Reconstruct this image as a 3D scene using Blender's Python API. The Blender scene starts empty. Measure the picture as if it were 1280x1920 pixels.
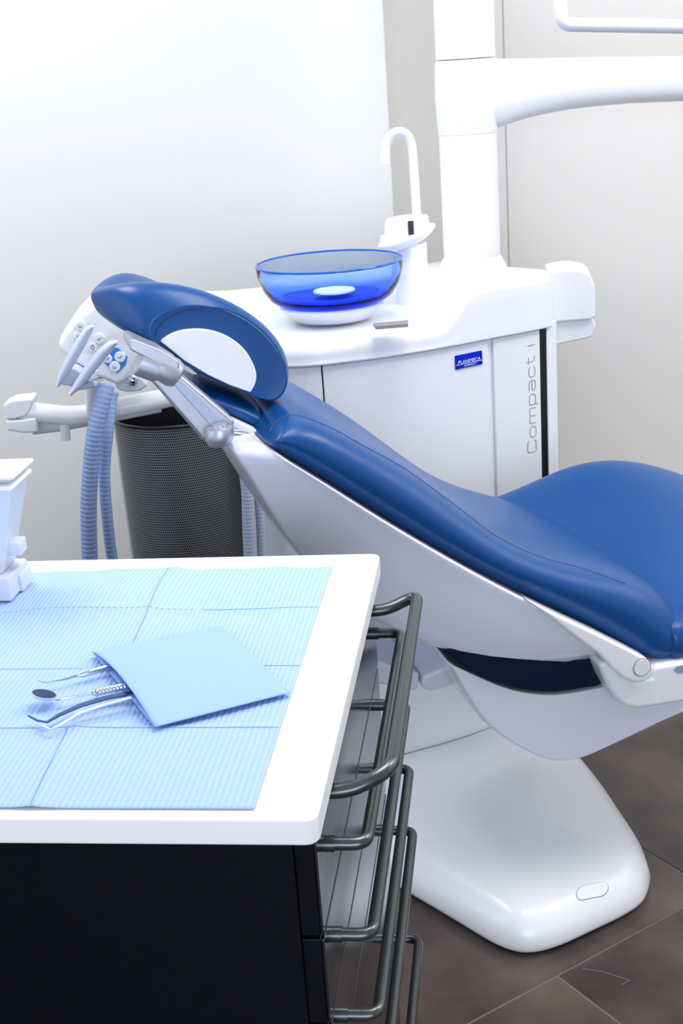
import bpy, bmesh, math, random
from mathutils import Vector as V, Matrix, geometry
random.seed(7)
S = bpy.context.scene
COL = S.collection
PI = math.pi

# ------------------------------------------------------------------ camera
FPX = 2500.0                      # focal length in pixels of a 1280 x 1920 frame
CAM_H = 1.45
PITCH, ROLL = math.radians(19.0), math.radians(4.0)
FW = V((0, math.cos(PITCH), -math.sin(PITCH)))
R0 = V((1, 0, 0)); U0 = R0.cross(FW)
RT = R0 * math.cos(ROLL) - U0 * math.sin(ROLL)
UP = U0 * math.cos(ROLL) + R0 * math.sin(ROLL)
CP = V((0, 0, CAM_H))
cd = bpy.data.cameras.new('camera'); cam = bpy.data.objects.new('camera', cd); COL.objects.link(cam)
cd.sensor_fit = 'VERTICAL'; cd.sensor_height = 36.0; cd.sensor_width = 24.0
cd.lens = FPX / 1920.0 * 36.0
cd.clip_start = 0.02
M = Matrix((RT, UP, -FW)).transposed().to_4x4(); M.translation = CP
cam.matrix_world = M
S.camera = cam

# ------------------------------------------------------------------ light and exposure
S.view_settings.view_transform = 'Standard'; S.view_settings.look = 'None'
S.view_settings.gamma = 1.0; S.view_settings.use_curve_mapping = False
S.view_settings.exposure = 0.15
w = bpy.data.worlds.new('world'); S.world = w; w.use_nodes = True
bg = w.node_tree.nodes['Background']; bg.inputs[0].default_value = (0.62, 0.76, 1.0, 1); bg.inputs[1].default_value = 0.8

def area(name, loc, target, sx, sy, power, colr):
    l = bpy.data.lights.new(name, 'AREA'); l.shape = 'RECTANGLE'; l.size = sx; l.size_y = sy
    l.energy = power; l.color = colr
    o = bpy.data.objects.new(name, l); COL.objects.link(o); o.location = loc
    o.rotation_euler = (V(target) - V(loc)).to_track_quat('-Z', 'Y').to_euler()
    return o
area('ceiling_panel_light', (0.45, 1.75, 2.62), (0.35, 1.7, 0), 1.1, 0.9, 24, (1.0, 0.985, 0.965))
area('ceiling_panel_light', (1.85, 2.05, 2.62), (1.85, 2.05, 0), 0.75, 0.75, 25, (1.0, 0.98, 0.96))
area('ceiling_panel_light', (-1.15, 2.45, 2.62), (-1.15, 2.45, 0), 0.7, 0.9, 22, (1.0, 1.0, 1.0))
area('unseen_window_light', (-2.35, 1.0, 1.6), (0.2, 2.0, 0.8), 2.2, 1.5, 14, (0.80, 0.88, 1.0))
area('unseen_window_light', (0.2, -1.9, 1.2), (0.2, 2.2, 0.5), 2.4, 1.5, 50, (0.84, 0.89, 1.0))  # added fill from an unseen front window, brightens the low parts
area('unseen_window_light', (2.5, 2.5, 1.85), (0.2, 2.2, 0.9), 1.5, 1.0, 9, (1.0, 0.97, 0.95))

# ------------------------------------------------------------------ pixel -> place helpers
def ray(x, y): return FW + RT * ((x - 640) / FPX) + UP * ((960 - y) / FPX)
def atz(x, y, z):
    d = ray(x, y); return CP + d * ((z - CAM_H) / d.z)
def aty(x, y, Y):
    d = ray(x, y); return CP + d * (Y / d.y)
def onp(x, y, p, n):
    d = ray(x, y); return CP + d * ((V(p) - CP).dot(n) / d.dot(n))

# ------------------------------------------------------------------ materials
def mat(name, base, rough=0.4, metal=0.0, coat=0.0, spec=0.5):
    m = bpy.data.materials.new(name); m.use_nodes = True
    b = m.node_tree.nodes['Principled BSDF']
    b.inputs['Base Color'].default_value = (*base, 1); b.inputs['Roughness'].default_value = rough
    b.inputs['Metallic'].default_value = metal; b.inputs['Coat Weight'].default_value = coat
    b.inputs['Coat Roughness'].default_value = 0.08
    b.inputs['Specular IOR Level'].default_value = spec
    return m
def noise_bump(m, scale, strength, dist=0.001, detail=4):
    nt = m.node_tree; b = nt.nodes['Principled BSDF']
    tc = nt.nodes.new('ShaderNodeTexCoord'); n = nt.nodes.new('ShaderNodeTexNoise'); bp = nt.nodes.new('ShaderNodeBump')
    n.inputs['Scale'].default_value = scale; n.inputs['Detail'].default_value = detail
    bp.inputs['Strength'].default_value = strength; bp.inputs['Distance'].default_value = dist
    nt.links.new(tc.outputs['Object'], n.inputs['Vector']); nt.links.new(n.outputs['Fac'], bp.inputs['Height'])
    nt.links.new(bp.outputs['Normal'], b.inputs['Normal'])
def noise_color(m, c1, c2, scale, lo=0.35, hi=0.65, detail=6):
    nt = m.node_tree; b = nt.nodes['Principled BSDF']
    tc = nt.nodes.new('ShaderNodeTexCoord'); n = nt.nodes.new('ShaderNodeTexNoise'); r = nt.nodes.new('ShaderNodeValToRGB')
    n.inputs['Scale'].default_value = scale; n.inputs['Detail'].default_value = detail
    r.color_ramp.elements[0].position = lo; r.color_ramp.elements[0].color = (*c1, 1)
    r.color_ramp.elements[1].position = hi; r.color_ramp.elements[1].color = (*c2, 1)
    nt.links.new(tc.outputs['Object'], n.inputs['Vector']); nt.links.new(n.outputs['Fac'], r.inputs['Fac'])
    nt.links.new(r.outputs['Color'], b.inputs['Base Color'])
WHITE = mat('white_plastic', (0.84, 0.855, 0.89), 0.28, coat=0.2)
WHITE2 = mat('white_plastic_satin', (0.80, 0.815, 0.85), 0.4)
WHITE_SHADE = mat('white_plastic_lavender_shade', (0.76, 0.775, 0.89), 0.2, coat=0.4)  # white plastic with the lavender tint of its shade put into the colour
GREYP = mat('pale_blue_grey_plastic', (0.52, 0.60, 0.78), 0.3)
LEATHER = mat('blue_leather', (0.002, 0.062, 0.235), 0.36, spec=0.25, coat=0.22)
LEATHER.node_tree.nodes['Principled BSDF'].inputs['Coat Roughness'].default_value = 0.26; noise_bump(LEATHER, 420, 0.12, 0.0006)
LEATHER_SHADE = mat('blue_leather_shade', (0.0015, 0.006, 0.03), 0.5, spec=0.2)  # blue leather darkened to near black for the shade under the shell
THREAD = mat('stitch_thread', (0.004, 0.02, 0.09), 0.7)
THREADL = mat('stitch_thread_light', (0.12, 0.25, 0.5), 0.7)
SILVER = mat('brushed_silver', (0.46, 0.48, 0.55), 0.40, 0.7)
SILVERD = mat('silver_recess', (0.40, 0.46, 0.60), 0.45, 0.4)
CHROME = mat('chrome', (0.75, 0.8, 0.88), 0.12, 1.0)
HOSE = mat('blue_grey_hose', (0.26, 0.36, 0.62), 0.4)
HOSEG = mat('grey_hose', (0.46, 0.53, 0.66), 0.45)
BLACK = mat('black_cart_paint', (0.0015, 0.0025, 0.005), 0.45, spec=0.16)
DRAWER = mat('dark_metallic_drawer', (0.085, 0.09, 0.115), 0.16, 1.0)
HANDLE = mat('graphite_handle', (0.10, 0.112, 0.112), 0.26, 0.85)
TOPW = mat('white_laminate', (0.88, 0.885, 0.89), 0.35)
BLACKP = mat('black_plastic', (0.006, 0.006, 0.008), 0.4)
INK = mat('grey_print', (0.34, 0.35, 0.37), 0.5)
DARKINK = mat('dark_print', (0.03, 0.05, 0.12), 0.5)
PLATEB = mat('blue_nameplate', (0.001, 0.02, 0.48), 0.5, spec=0.1)
PLATEW = mat('white_print', (0.85, 0.87, 0.95), 0.4)
PADB = mat('keypad_blue', (0.02, 0.25, 0.72), 0.4)
SEAM = mat('seam_grey', (0.25, 0.25, 0.26), 0.6)
WALLM = mat('wall_paint', (0.74, 0.74, 0.735), 0.75, spec=0.25); noise_bump(WALLM, 60, 0.05, 0.001)
WALLR = mat('wall_paint_cream', (0.75, 0.742, 0.72), 0.75, spec=0.25); noise_bump(WALLR, 60, 0.05, 0.001)
SEAMW = mat('wall_joint', (0.45, 0.445, 0.42), 0.8)
CEIL = mat('ceiling_paint', (0.86, 0.87, 0.88), 0.8)
GROUT = mat('grout', (0.17, 0.135, 0.12), 0.8)
TILE = mat('slate_tile', (0.05, 0.04, 0.04), 0.28); noise_color(TILE, (0.020, 0.014, 0.014), (0.125, 0.090, 0.078), 4.0, 0.32, 0.70, 12)
MESHM = mat('grey_wire_mesh', (0.33, 0.34, 0.35), 0.4, 0.2)
STEEL = mat('polished_steel', (0.72, 0.76, 0.84), 0.16, 1.0)
STEELD = mat('dark_steel_blue_reflection', (0.06, 0.12, 0.28), 0.2, 1.0)
FROST = mat('frosted_plastic', (0.78, 0.83, 0.93), 0.35)
FROST.node_tree.nodes['Principled BSDF'].inputs['Transmission Weight'].default_value = 0.25
GLASSB = mat('blue_glass', (0.96, 0.98, 1.0), 0.01)
_n = GLASSB.node_tree; _b = _n.nodes['Principled BSDF']; _b.inputs['Transmission Weight'].default_value = 1.0; _b.inputs['IOR'].default_value = 1.14
_v = _n.nodes.new('ShaderNodeVolumeAbsorption'); _v.inputs['Color'].default_value = (0.03, 0.42, 0.985, 1); _v.inputs['Density'].default_value = 80.0
_n.links.new(_v.outputs[0], _n.nodes['Material Output'].inputs['Volume'])
RIMB = mat('blue_rim', (0.015, 0.13, 0.62), 0.15)
GLASSW = mat('window_glass', (0.95, 0.97, 1.0), 0.0); _b = GLASSW.node_tree.nodes['Principled BSDF']; _b.inputs['Transmission Weight'].default_value = 1.0; _b.inputs['IOR'].default_value = 1.05
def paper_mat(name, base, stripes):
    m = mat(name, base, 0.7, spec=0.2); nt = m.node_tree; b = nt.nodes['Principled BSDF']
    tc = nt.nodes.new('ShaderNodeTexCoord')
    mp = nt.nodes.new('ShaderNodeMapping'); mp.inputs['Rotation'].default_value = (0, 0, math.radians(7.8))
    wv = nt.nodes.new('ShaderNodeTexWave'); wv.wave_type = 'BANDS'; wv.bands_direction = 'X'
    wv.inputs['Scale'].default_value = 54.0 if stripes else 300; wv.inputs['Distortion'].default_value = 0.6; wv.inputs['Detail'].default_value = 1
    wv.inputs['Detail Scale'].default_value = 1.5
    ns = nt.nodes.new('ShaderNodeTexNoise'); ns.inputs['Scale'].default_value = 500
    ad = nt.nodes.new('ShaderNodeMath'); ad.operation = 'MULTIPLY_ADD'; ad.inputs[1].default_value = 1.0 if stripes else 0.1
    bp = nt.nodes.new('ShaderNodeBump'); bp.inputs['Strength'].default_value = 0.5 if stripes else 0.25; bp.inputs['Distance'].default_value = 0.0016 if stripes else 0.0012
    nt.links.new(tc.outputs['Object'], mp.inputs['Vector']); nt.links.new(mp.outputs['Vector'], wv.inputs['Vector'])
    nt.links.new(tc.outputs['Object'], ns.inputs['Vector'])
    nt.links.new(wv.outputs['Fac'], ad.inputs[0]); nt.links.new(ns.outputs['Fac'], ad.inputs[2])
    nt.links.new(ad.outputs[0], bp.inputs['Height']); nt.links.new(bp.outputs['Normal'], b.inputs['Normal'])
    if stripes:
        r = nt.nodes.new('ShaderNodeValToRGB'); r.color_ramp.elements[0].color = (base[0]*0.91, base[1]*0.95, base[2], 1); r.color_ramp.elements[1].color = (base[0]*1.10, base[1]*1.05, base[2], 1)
        nt.links.new(wv.outputs['Fac'], r.inputs['Fac']); nt.links.new(r.outputs['Color'], b.inputs['Base Color'])  # shading of the embossed ribs put into the colour as well
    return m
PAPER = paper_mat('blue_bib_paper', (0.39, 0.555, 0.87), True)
POUCH = paper_mat('blue_pouch_paper', (0.33, 0.49, 0.87), False)

# ------------------------------------------------------------------ object helpers
def tag(o, label=None, cat=None, group=None, kind=None):
    if label: o['label'] = label
    if cat: o['category'] = cat
    if group: o['group'] = group
    if kind: o['kind'] = kind
    return o
def root_loc(p):
    while p and p.parent: p = p.parent
    return V(p.location) if p else V((0, 0, 0))
def obj(name, verts, faces, m, parent=None, smooth=True, bevel=0.0, seg=2, sub=0, angle=None, label=None):
    o0 = root_loc(parent)
    me = bpy.data.meshes.new(name); me.from_pydata([V(v) - o0 for v in verts], [], faces)
    bm = bmesh.new(); bm.from_mesh(me); bmesh.ops.recalc_face_normals(bm, faces=bm.faces); bm.to_mesh(me); bm.free()
    me.materials.append(m)
    if smooth:
        for p in me.polygons: p.use_smooth = True
    o = bpy.data.objects.new(name, me); COL.objects.link(o)
    if parent: o.parent = parent
    if bevel:
        md = o.modifiers.new('bevel', 'BEVEL'); md.width = bevel; md.segments = seg; md.limit_method = 'ANGLE'; md.angle_limit = math.radians(35)
        md.use_clamp_overlap = True
        md.harden_normals = False
    if sub:
        md = o.modifiers.new('sub', 'SUBSURF'); md.levels = sub; md.render_levels = sub
    if smooth and not sub:
        if hasattr(me, 'set_sharp_from_angle') and not bevel: me.set_sharp_from_angle(angle=math.radians(angle or 38))
        if bevel:
            wn = o.modifiers.new('wn', 'WEIGHTED_NORMAL'); wn.keep_sharp = False
    if label: o['label'] = label
    return o
def thing(name, loc, label, cat, group=None):
    o = bpy.data.objects.new(name, None); COL.objects.link(o); o.location = loc; o.empty_display_size = 0.05
    return tag(o, label, cat, group)
def loft(rings, closed=True, cap=True):
    n = len(rings[0]); vs = [p for r in rings for p in r]; fs = []
    for i in range(len(rings) - 1):
        for j in range(n if closed else n - 1):
            k = (j + 1) % n
            fs.append((i*n+j, i*n+k, (i+1)*n+k, (i+1)*n+j))
    if cap and closed:
        fs.append(tuple(range(n))[::-1]); fs.append(tuple((len(rings)-1)*n + j for j in range(n)))
    return vs, fs
def merge(*parts):
    vs, fs = [], []
    for v, f in parts:
        o = len(vs); vs += list(v); fs += [tuple(i + o for i in q) for q in f]
    return vs, fs
def frame_box(o, ax, ay, az, x0, x1, y0, y1, z0, z1):
    vs = [V(o) + ax*x + ay*y + az*z for z in (z0, z1) for x, y in ((x0, y0), (x1, y0), (x1, y1), (x0, y1))]
    return vs, [(3, 2, 1, 0), (4, 5, 6, 7), (0, 1, 5, 4), (1, 2, 6, 5), (2, 3, 7, 6), (3, 0, 4, 7)]
def catmull(pts, n=8, closed=False):
    P = [V(p) for p in pts]; out = []; L = len(P)
    for i in range(L if closed else L - 1):
        if closed: a, b, c, d = P[(i-1) % L], P[i], P[(i+1) % L], P[(i+2) % L]
        else: a, b, c, d = P[max(i-1, 0)], P[i], P[i+1], P[min(i+2, L-1)]
        for k in range(n):
            t = k / n
            out.append(0.5*((2*b) + (c-a)*t + (2*a-5*b+4*c-d)*t*t + (3*b-a-3*c+d)*t*t*t))
    if not closed: out.append(P[-1])
    return out
def fillet(pts, r, n=6):
    P = [V(p) for p in pts]; out = [P[0]]
    for i in range(1, len(P) - 1):
        a, b, c = P[i-1], P[i], P[i+1]
        u = (a-b).normalized(); v = (c-b).normalized()
        rr = min(r, (a-b).length*0.49, (c-b).length*0.49)
        p0, p1 = b + u*rr, b + v*rr
        for k in range(n + 1):
            t = k / n; out.append((1-t)**2*p0 + 2*t*(1-t)*b + t*t*p1)
    out.append(P[-1]); return out
def tube(path, rad, seg=14, cap=True):
    P = [V(p) for p in path]; rings = []
    T = (P[1]-P[0]).normalized(); nrm = T.orthogonal().normalized()
    for i, p in enumerate(P):
        t = ((P[min(i+1, len(P)-1)] - P[max(i-1, 0)])).normalized()
        nrm = (nrm - t*nrm.dot(t)).normalized(); b = t.cross(nrm)
        r = rad(i/(len(P)-1)) if callable(rad) else rad
        rings.append([p + (nrm*math.cos(2*PI*k/seg) + b*math.sin(2*PI*k/seg))*r for k in range(seg)])
    return loft(rings, True, cap)
def resample(path, step):
    P = [V(p) for p in path]; out = [P[0]]; acc = 0.0
    for a, b in zip(P, P[1:]):
        L = (b-a).length; pos = step - acc
        while pos <= L:
            out.append(a + (b-a)*(pos/L)); pos += step
        acc = (acc + L) % step
    return out
def lathe(profile, c, seg=40, ax=V((1,0,0)), ay=V((0,1,0)), az=V((0,0,1)), cap=False):
    rings = [[V(c) + ax*(r*math.cos(2*PI*k/seg)) + ay*(r*math.sin(2*PI*k/seg)) + az*h for k in range(seg)] for r, h in profile]
    return loft(rings, True, cap)
def prism(poly, d):
    n = len(poly); vs = [V(p) for p in poly] + [V(p) + V(d) for p in poly]
    fs = [tuple(range(n))[::-1], tuple(range(n, 2*n))] + [(i, (i+1) % n, n + (i+1) % n, n + i) for i in range(n)]
    return vs, fs
def cyl(a, b, r, seg=28, r2=None):
    a, b = V(a), V(b); t = (b-a).normalized(); n = t.orthogonal().normalized(); m = t.cross(n); r2 = r if r2 is None else r2
    f = lambda p, q: [p + (n*math.cos(2*PI*k/seg) + m*math.sin(2*PI*k/seg))*q for k in range(seg)]
    return loft([f(a, r), f(b, r2)])
def text_geo(s, size):
    c = bpy.data.curves.new('t', 'FONT'); c.body = s; c.size = size; c.align_x = 'LEFT'; c.resolution_u = 3
    o = bpy.data.objects.new('t', c); COL.objects.link(o)
    dg = bpy.context.evaluated_depsgraph_get(); me = bpy.data.meshes.new_from_object(o.evaluated_get(dg))
    vs = [v.co.copy() for v in me.vertices]; fs = [tuple(p.vertices) for p in me.polygons]
    bpy.data.objects.remove(o); bpy.data.curves.remove(c); bpy.data.meshes.remove(me)
    return vs, fs
def smooth01(t): t = max(0, min(1, t)); return t*t*(3-2*t)

# ------------------------------------------------------------------ setting: room shell
X0, X1, Y0, Y1, ZC = -2.5, 2.6, -2.1, 3.75, 2.66
Zup = V((0, 0, 1)); EX = V((1, 0, 0)); EY = V((0, 1, 0))
def box(name, a, b, m, parent=None, **k):
    v, f = frame_box((0, 0, 0), EX, EY, Zup, a[0], b[0], a[1], b[1], a[2], b[2]); return obj(name, v, f, m, parent, **k)
floor = tag(box('floor', (X0, Y0, -0.06), (X1, Y1, -0.0016), GROUT, smooth=False), kind='structure')
fa = math.radians(32.1); e1 = V((math.cos(fa), math.sin(fa), 0)); e2 = V((-math.sin(fa), math.cos(fa), 0))
TL, TW, gap = 0.738, 0.494, 0.0032
tile_me = None
tv, tf = frame_box((0, 0, 0), e1, e2, Zup, gap/2, TL-gap/2, gap/2, TW-gap/2, -0.004, 0.0)
for r in range(-9, 10):
    b0 = 1.375 + r*TW; a0 = (1.585 if r % 2 == 0 else 1.216)
    for k in range(-9, 7):
        p = e1*(a0 + k*TL) + e2*b0
        cpt = p + e1*TL/2 + e2*TW/2
        if not (-2.3 < cpt.x < 2.5 and -0.4 < cpt.y < 3.6): continue
        if tile_me is None:
            t = obj('tile', tv, tf, TILE, floor, smooth=False, bevel=0.0012, seg=1); tile_me = t.data
        else:
            t = bpy.data.objects.new('tile', tile_me); COL.objects.link(t); t.parent = floor
            md = t.modifiers.new('bevel', 'BEVEL'); md.width = 0.0012; md.segments = 1
        t.location = (p.x, p.y, random.uniform(-0.0003, 0.0003))
tag(box('ceiling', (X0, Y0, ZC), (X1, Y1, ZC + 0.1), CEIL, smooth=False), kind='structure')
EDGE = aty(737, 380, 3.30).x
tag(box('wall_back', (X0, 3.62, 0), (X1, 3.75, ZC), WALLR, smooth=False), kind='structure')
tag(box('wall_left_back', (X0, 3.30, 0), (EDGE, 3.62, ZC), WALLM, smooth=False, bevel=0.004), kind='structure')
sx = aty(948, 240, 3.62).x
tag(box('trim_1', (sx - 0.0018, 3.619, 0), (sx + 0.0018, 3.622, ZC), SEAMW, smooth=False), kind='structure')
def wall_with_window(name, wname, plane, lo, hi, wl, wh, z0, z1, m):
    vs, fs = [], []
    def rect(a, b, c, d):
        nonlocal vs, fs
        if plane[0] == 'x': g = frame_box((0,0,0), EX, EY, Zup, plane[1], plane[2], a, b, c, d)
        else: g = frame_box((0,0,0), EX, EY, Zup, a, b, plane[1], plane[2], c, d)
        vs, fs = merge((vs, fs), g)
    rect(lo, hi, 0, z0); rect(lo, hi, z1, ZC); rect(lo, wl, z0, z1); rect(wh, hi, z0, z1)
    tag(obj(name, vs, fs, m, smooth=False), kind='structure')
    mid = (plane[1]+plane[2])/2
    wn = bpy.data.objects.new(wname, None); COL.objects.link(wn); tag(wn, kind='structure')
    def bar(a, b, c, d, nm, mm, t=0.03):
        if plane[0] == 'x': g = frame_box((0,0,0), EX, EY, Zup, mid-t, mid+t, a, b, c, d)
        else: g = frame_box((0,0,0), EX, EY, Zup, a, b, mid-t, mid+t, c, d)
        return obj(nm, *g, mm, wn, smooth=False)
    for q in ((wl, wh, z0, z0+0.05), (wl, wh, z1-0.05, z1), (wl, wl+0.05, z0, z1), (wh-0.05, wh, z0, z1), ((wl+wh)/2-0.025, (wl+wh)/2+0.025, z0, z1)):
        bar(*q, 'window_frame', WHITE2)
    bar(wl+0.05, (wl+wh)/2-0.025, z0+0.05, z1-0.05, 'pane', GLASSW, 0.004); bar((wl+wh)/2+0.025, wh-0.05, z0+0.05, z1-0.05, 'pane', GLASSW, 0.004)
wall_with_window('wall_left', 'window_1', ('x', X0-0.12, X0), Y0, Y1, -0.1, 2.1, 0.85, 2.35, WALLM)
wall_with_window('wall_right', 'window_3', ('x', X1, X1+0.12), Y0, Y1, 1.7, 3.3, 1.3, 2.4, WALLR)
wall_with_window('wall_front', 'window_2', ('y', Y0-0.12, Y0), X0, X1, -1.0, 1.4, 0.4, 2.05, WALLM)  # front window is unseen, set low to suit the added fill

# ------------------------------------------------------------------ dental chair
TH = math.radians(14.0)
cx = V((math.cos(TH), math.sin(TH), 0)); cy = V((-math.sin(TH), math.cos(TH), 0))
CO = atz(1203, 1250, 0.48); CO.z = 0
def ch(x, y, z): return CO + cx*x + cy*y + Zup*z
def cpx(px, py, y): return onp(px, py, CO + cy*y, cy)       # a point of the plane y of the chair's own frame
CW = 0.50                                                   # width of the backrest
chair = thing('dental_chair', ch(-0.1, 0.25, 0), 'reclined dental patient chair with blue leather upholstery and white shell', 'chair')

# floor base: a low rounded plate
bz = [(640, 1622, 0.0), (720, 1660, 0.0), (800, 1706, 0.0), (860, 1742, 0.0), (920, 1778, 0.0), (960, 1794, 0.0), (1000, 1797, 0.0), (1050, 1785, 0.0), (1120, 1753, 0.0), (1175, 1722, 0.004),
      (1207, 1690, 0.012), (1218, 1650, 0.022), (1216, 1620, 0.03), (1200, 1578, 0.035), (1165, 1520, 0.04), (1125, 1462, 0.04), (1085, 1412, 0.045)]
out = [atz(*q) for q in bz]
out = [V((p.x, p.y, 0)) for p in out] + [V((0.40, 2.625, 0)), V((0.22, 2.54, 0)), V((0.02, 2.475, 0)), V((-0.14, 2.35, 0))]
out = catmull(out, 4, True)
cen = V((0.22, 2.28, 0))
def inset(poly, d):
    n = len(poly); r = []
    for i in range(n):
        t = (poly[(i+1) % n] - poly[i-1]).normalized(); nn = V((-t.y, t.x, 0))
        r.append(poly[i] + nn*d)
    return r
rings = []
for d, z in ((0.012, 0.003), (0.002, 0.012), (0.0, 0.02), (0.006, 0.042), (0.018, 0.060), (0.034, 0.071)):
    rings.append([p + Zup*z for p in inset(out, d)])
base_top = inset(out, 0.034)
for s, z in ((0.95, 0.077), (0.86, 0.084), (0.66, 0.094), (0.42, 0.104), (0.15, 0.108)):
    rings.append([cen + (p - cen)*s + Zup*z for p in base_top])
base_o = obj('floor_base', *loft(rings), WHITE, chair)
from mathutils.bvhtree import BVHTree
def bvh(o):
    dg = bpy.context.evaluated_depsgraph_get(); e = o.evaluated_get(dg); me = e.to_mesh()
    t = BVHTree.FromPolygons([o.matrix_world @ v.co if False else v.co + root_loc(o) for v in me.vertices], [tuple(p.vertices) for p in me.polygons]); e.to_mesh_clear(); return t
def hit(t, px, py, lift=0.0):
    d = ray(px, py).normalized(); p, n, i, q = t.ray_cast(CP, d)
    return None if p is None else p - d*lift
# oval cap on the base
_t = bvh(base_o); cc = hit(_t, 1110, 1670); ax_ = (atz(1139, 1663, 0.083) - atz(1081, 1676, 0.083)); L_ = ax_.length; ax_.normalize(); ay_ = Zup.cross(ax_)
ov = []
for k in range(28):
    a = 2*PI*k/28; u_, v_ = 16*(1 if math.cos(a) >= 0 else -1) + 14*math.cos(a), 13.5*math.sin(a)
    ov.append(hit(_t, 1110 + u_, 1671 - 0.22*u_ + v_) - Zup*0.006)
cap_ = obj('cover_cap', *prism(ov, (0, 0, 0.0078)), WHITE2, chair, bevel=0.0015)
obj('cap_groove', *tube([p + Zup*0.0062 for p in ov + ov[:1]], 0.0007, 6), SEAM, cap_)

# pedestal between base and lift
pp = [hit(_t, a, b) or atz(a, b, 0.085) for a, b in ((690, 1432), (730, 1422), (770, 1411), (810, 1400), (845, 1390), (880, 1379), (915, 1366), (940, 1355))]
def wallstrip(pts, z0, z1, depth): 
    fr = [V((p.x, p.y, 0)) for p in pts]; bk = [p + V((-0.01, depth, 0)) for p in fr][::-1]
    pl = fr + bk
    if callable(z0): lo = [p + Zup*z0(i) for i, p in enumerate(pl)]
    else: lo = [p + Zup*z0 for p in pl]
    hi = [V((p.x, p.y, z1)) for p in pl]; n = len(pl)
    return lo + hi, [tuple(range(n))[::-1], tuple(range(n, 2*n))] + [(i, (i+1) % n, n+(i+1) % n, n+i) for i in range(n)]
pz = [p.z for p in pp]
obj('pedestal', *wallstrip(pp, 0.04, 0.50, 0.012), WHITE2, chair, bevel=0.004)
obj('pedestal_joint', *tube([p + V((0, -0.0006, 0)) for p in catmull(pp, 5)], 0.0013, 6), SEAM, chair)

# lift link blocks
def side_prism(name, pts, y0, depth, m, bevel=0.004, seg=2, parent=None, **k):
    v, f = prism([cpx(a, b, y0) for a, b in pts], cy*depth); return obj(name, v, f, m, parent or chair, bevel=bevel, seg=seg, **k)
side_prism('lift_link', [(795, 1268), (845, 1247), (858, 1250), (860, 1283), (806, 1298), (791, 1290)], 0.14, 0.20, WHITE_SHADE, 0.006)
side_prism('lift_link', [(700, 1235), (745, 1252), (788, 1263), (783, 1297), (700, 1282)], 0.15, 0.20, WHITE_SHADE, 0.006)

# seat base hull (white, under the seat)
hull_px = [(838, 1240), (868, 1252), (920, 1275), (970, 1290), (1040, 1295), (1140, 1278), (1230, 1262), (1340, 1250), (1340, 1297), (1230, 1350), (1165, 1381), (1120, 1402), (1085, 1416), (1050, 1422), (1012, 1417), (960, 1392), (905, 1352), (868, 1300), (848, 1264)]
def hull_rings(px, ys, ref):
    px = [(p.x, p.y) for p in catmull([V((a, b, 0)) for a, b in px], 3, True)]
    base = [cpx(a, b, ref) for a, b in px]; c = sum(base, V())/len(base); r = []
    for y, s in ys: r.append([c + (p - c)*s + cy*(y - ref) for p in base])
    return r
obj('seat_base', *loft(hull_rings(hull_px, ((0.045, 0.965), (0.052, 0.985), (0.065, 1.0), (0.2, 1.0), (0.34, 1.0), (0.43, 0.99), (0.45, 0.95)), 0.06)), WHITE_SHADE, chair, bevel=0.012, seg=3)
# crescent cushion below the backrest shell, its shade put into the colour
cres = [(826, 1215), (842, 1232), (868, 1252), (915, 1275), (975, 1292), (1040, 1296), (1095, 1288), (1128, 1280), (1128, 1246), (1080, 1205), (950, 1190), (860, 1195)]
obj('lower_cushion', *loft(hull_rings(cres, ((0.036, 0.97), (0.045, 0.99), (0.06, 1.0), (0.25, 1.0), (0.44, 1.0), (0.47, 0.95)), 0.045)), LEATHER_SHADE, chair, bevel=0.006)

# seat cushion
far = [(880, 958), (920, 935), (1000, 905), (1080, 866), (1150, 851), (1220, 857), (1280, 875), (1360, 905)]
rings = []
for i, (a, b) in enumerate(far):
    F = cpx(a, b, 0.47) - CO; fx, fz = F.dot(cx), F.z
    nz = 0.542 + 0.03*smooth01((fx - 0.0)/0.4)
    ring = []
    for y, z in ((0.02, nz - 0.085), (0.0, nz - 0.055), (0.0, nz - 0.02), (0.018, nz - 0.002), (0.06, nz + 0.006), (0.16, nz*0.75 + fz*0.25 - 0.012), (0.28, nz*0.5 + fz*0.5 - 0.016), (0.40, nz*0.15 + fz*0.85 - 0.004), (0.47, fz), (0.50, fz - 0.02), (0.50, fz - 0.06), (0.48, nz - 0.085)):
        ring.append(ch(max(fx - 0.02, (0.05 + 0.015*i)*(1 - smooth01((y - 0.1)/0.3)) + (fx - 0.02)*smooth01((y - 0.1)/0.3)), y, z))
    rings.append(ring)
obj('seat_cushion', *loft(rings), LEATHER, chair, sub=2)

# backrest cushion
ST = [((503, 838), (508, 806)), ((512, 850), (525, 784)), ((540, 870), (556, 776)), ((590, 897), (606, 792)), ((640, 930), (680, 833)), ((700, 968), (760, 880)), ((760, 1005), (850, 945)), ((830, 1045), (930, 1005)),
      ((900, 1085), (1010, 1043)), ((980, 1125), (1090, 1063)), ((1060, 1166), (1175, 1082)), ((1120, 1198), (1238, 1112)), ((1172, 1228), (1275, 1150)), ((1222, 1254), (1292, 1200))]
XS = [(0.06, -0.02), (0.034, 0.05), (0.010, 0.24), (0.0, 0.55), (0.018, 0.86), (0.05, 1.0), (0.10, 1.05), (0.17, 1.02), (0.25, 1.0)]
XS = XS + [(CW - y, u) for y, u in XS[-2::-1]]
def brings(st, xs, yb, yt, tops=None):
    rs = []
    for bpx, tpx in st:
        B = cpx(*bpx, yb) ; B = B - cy*yb; T = cpx(*tpx, yt); T = T - cy*yt
        rs.append([B + (T - B)*u + cy*y for y, u in xs])
    return rs
rings = brings(ST, XS, 0.01, 0.05)
def endcap(r, s, shift):
    c = sum(r, V())/len(r); return [c + (p - c)*s + shift for p in r]
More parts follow.
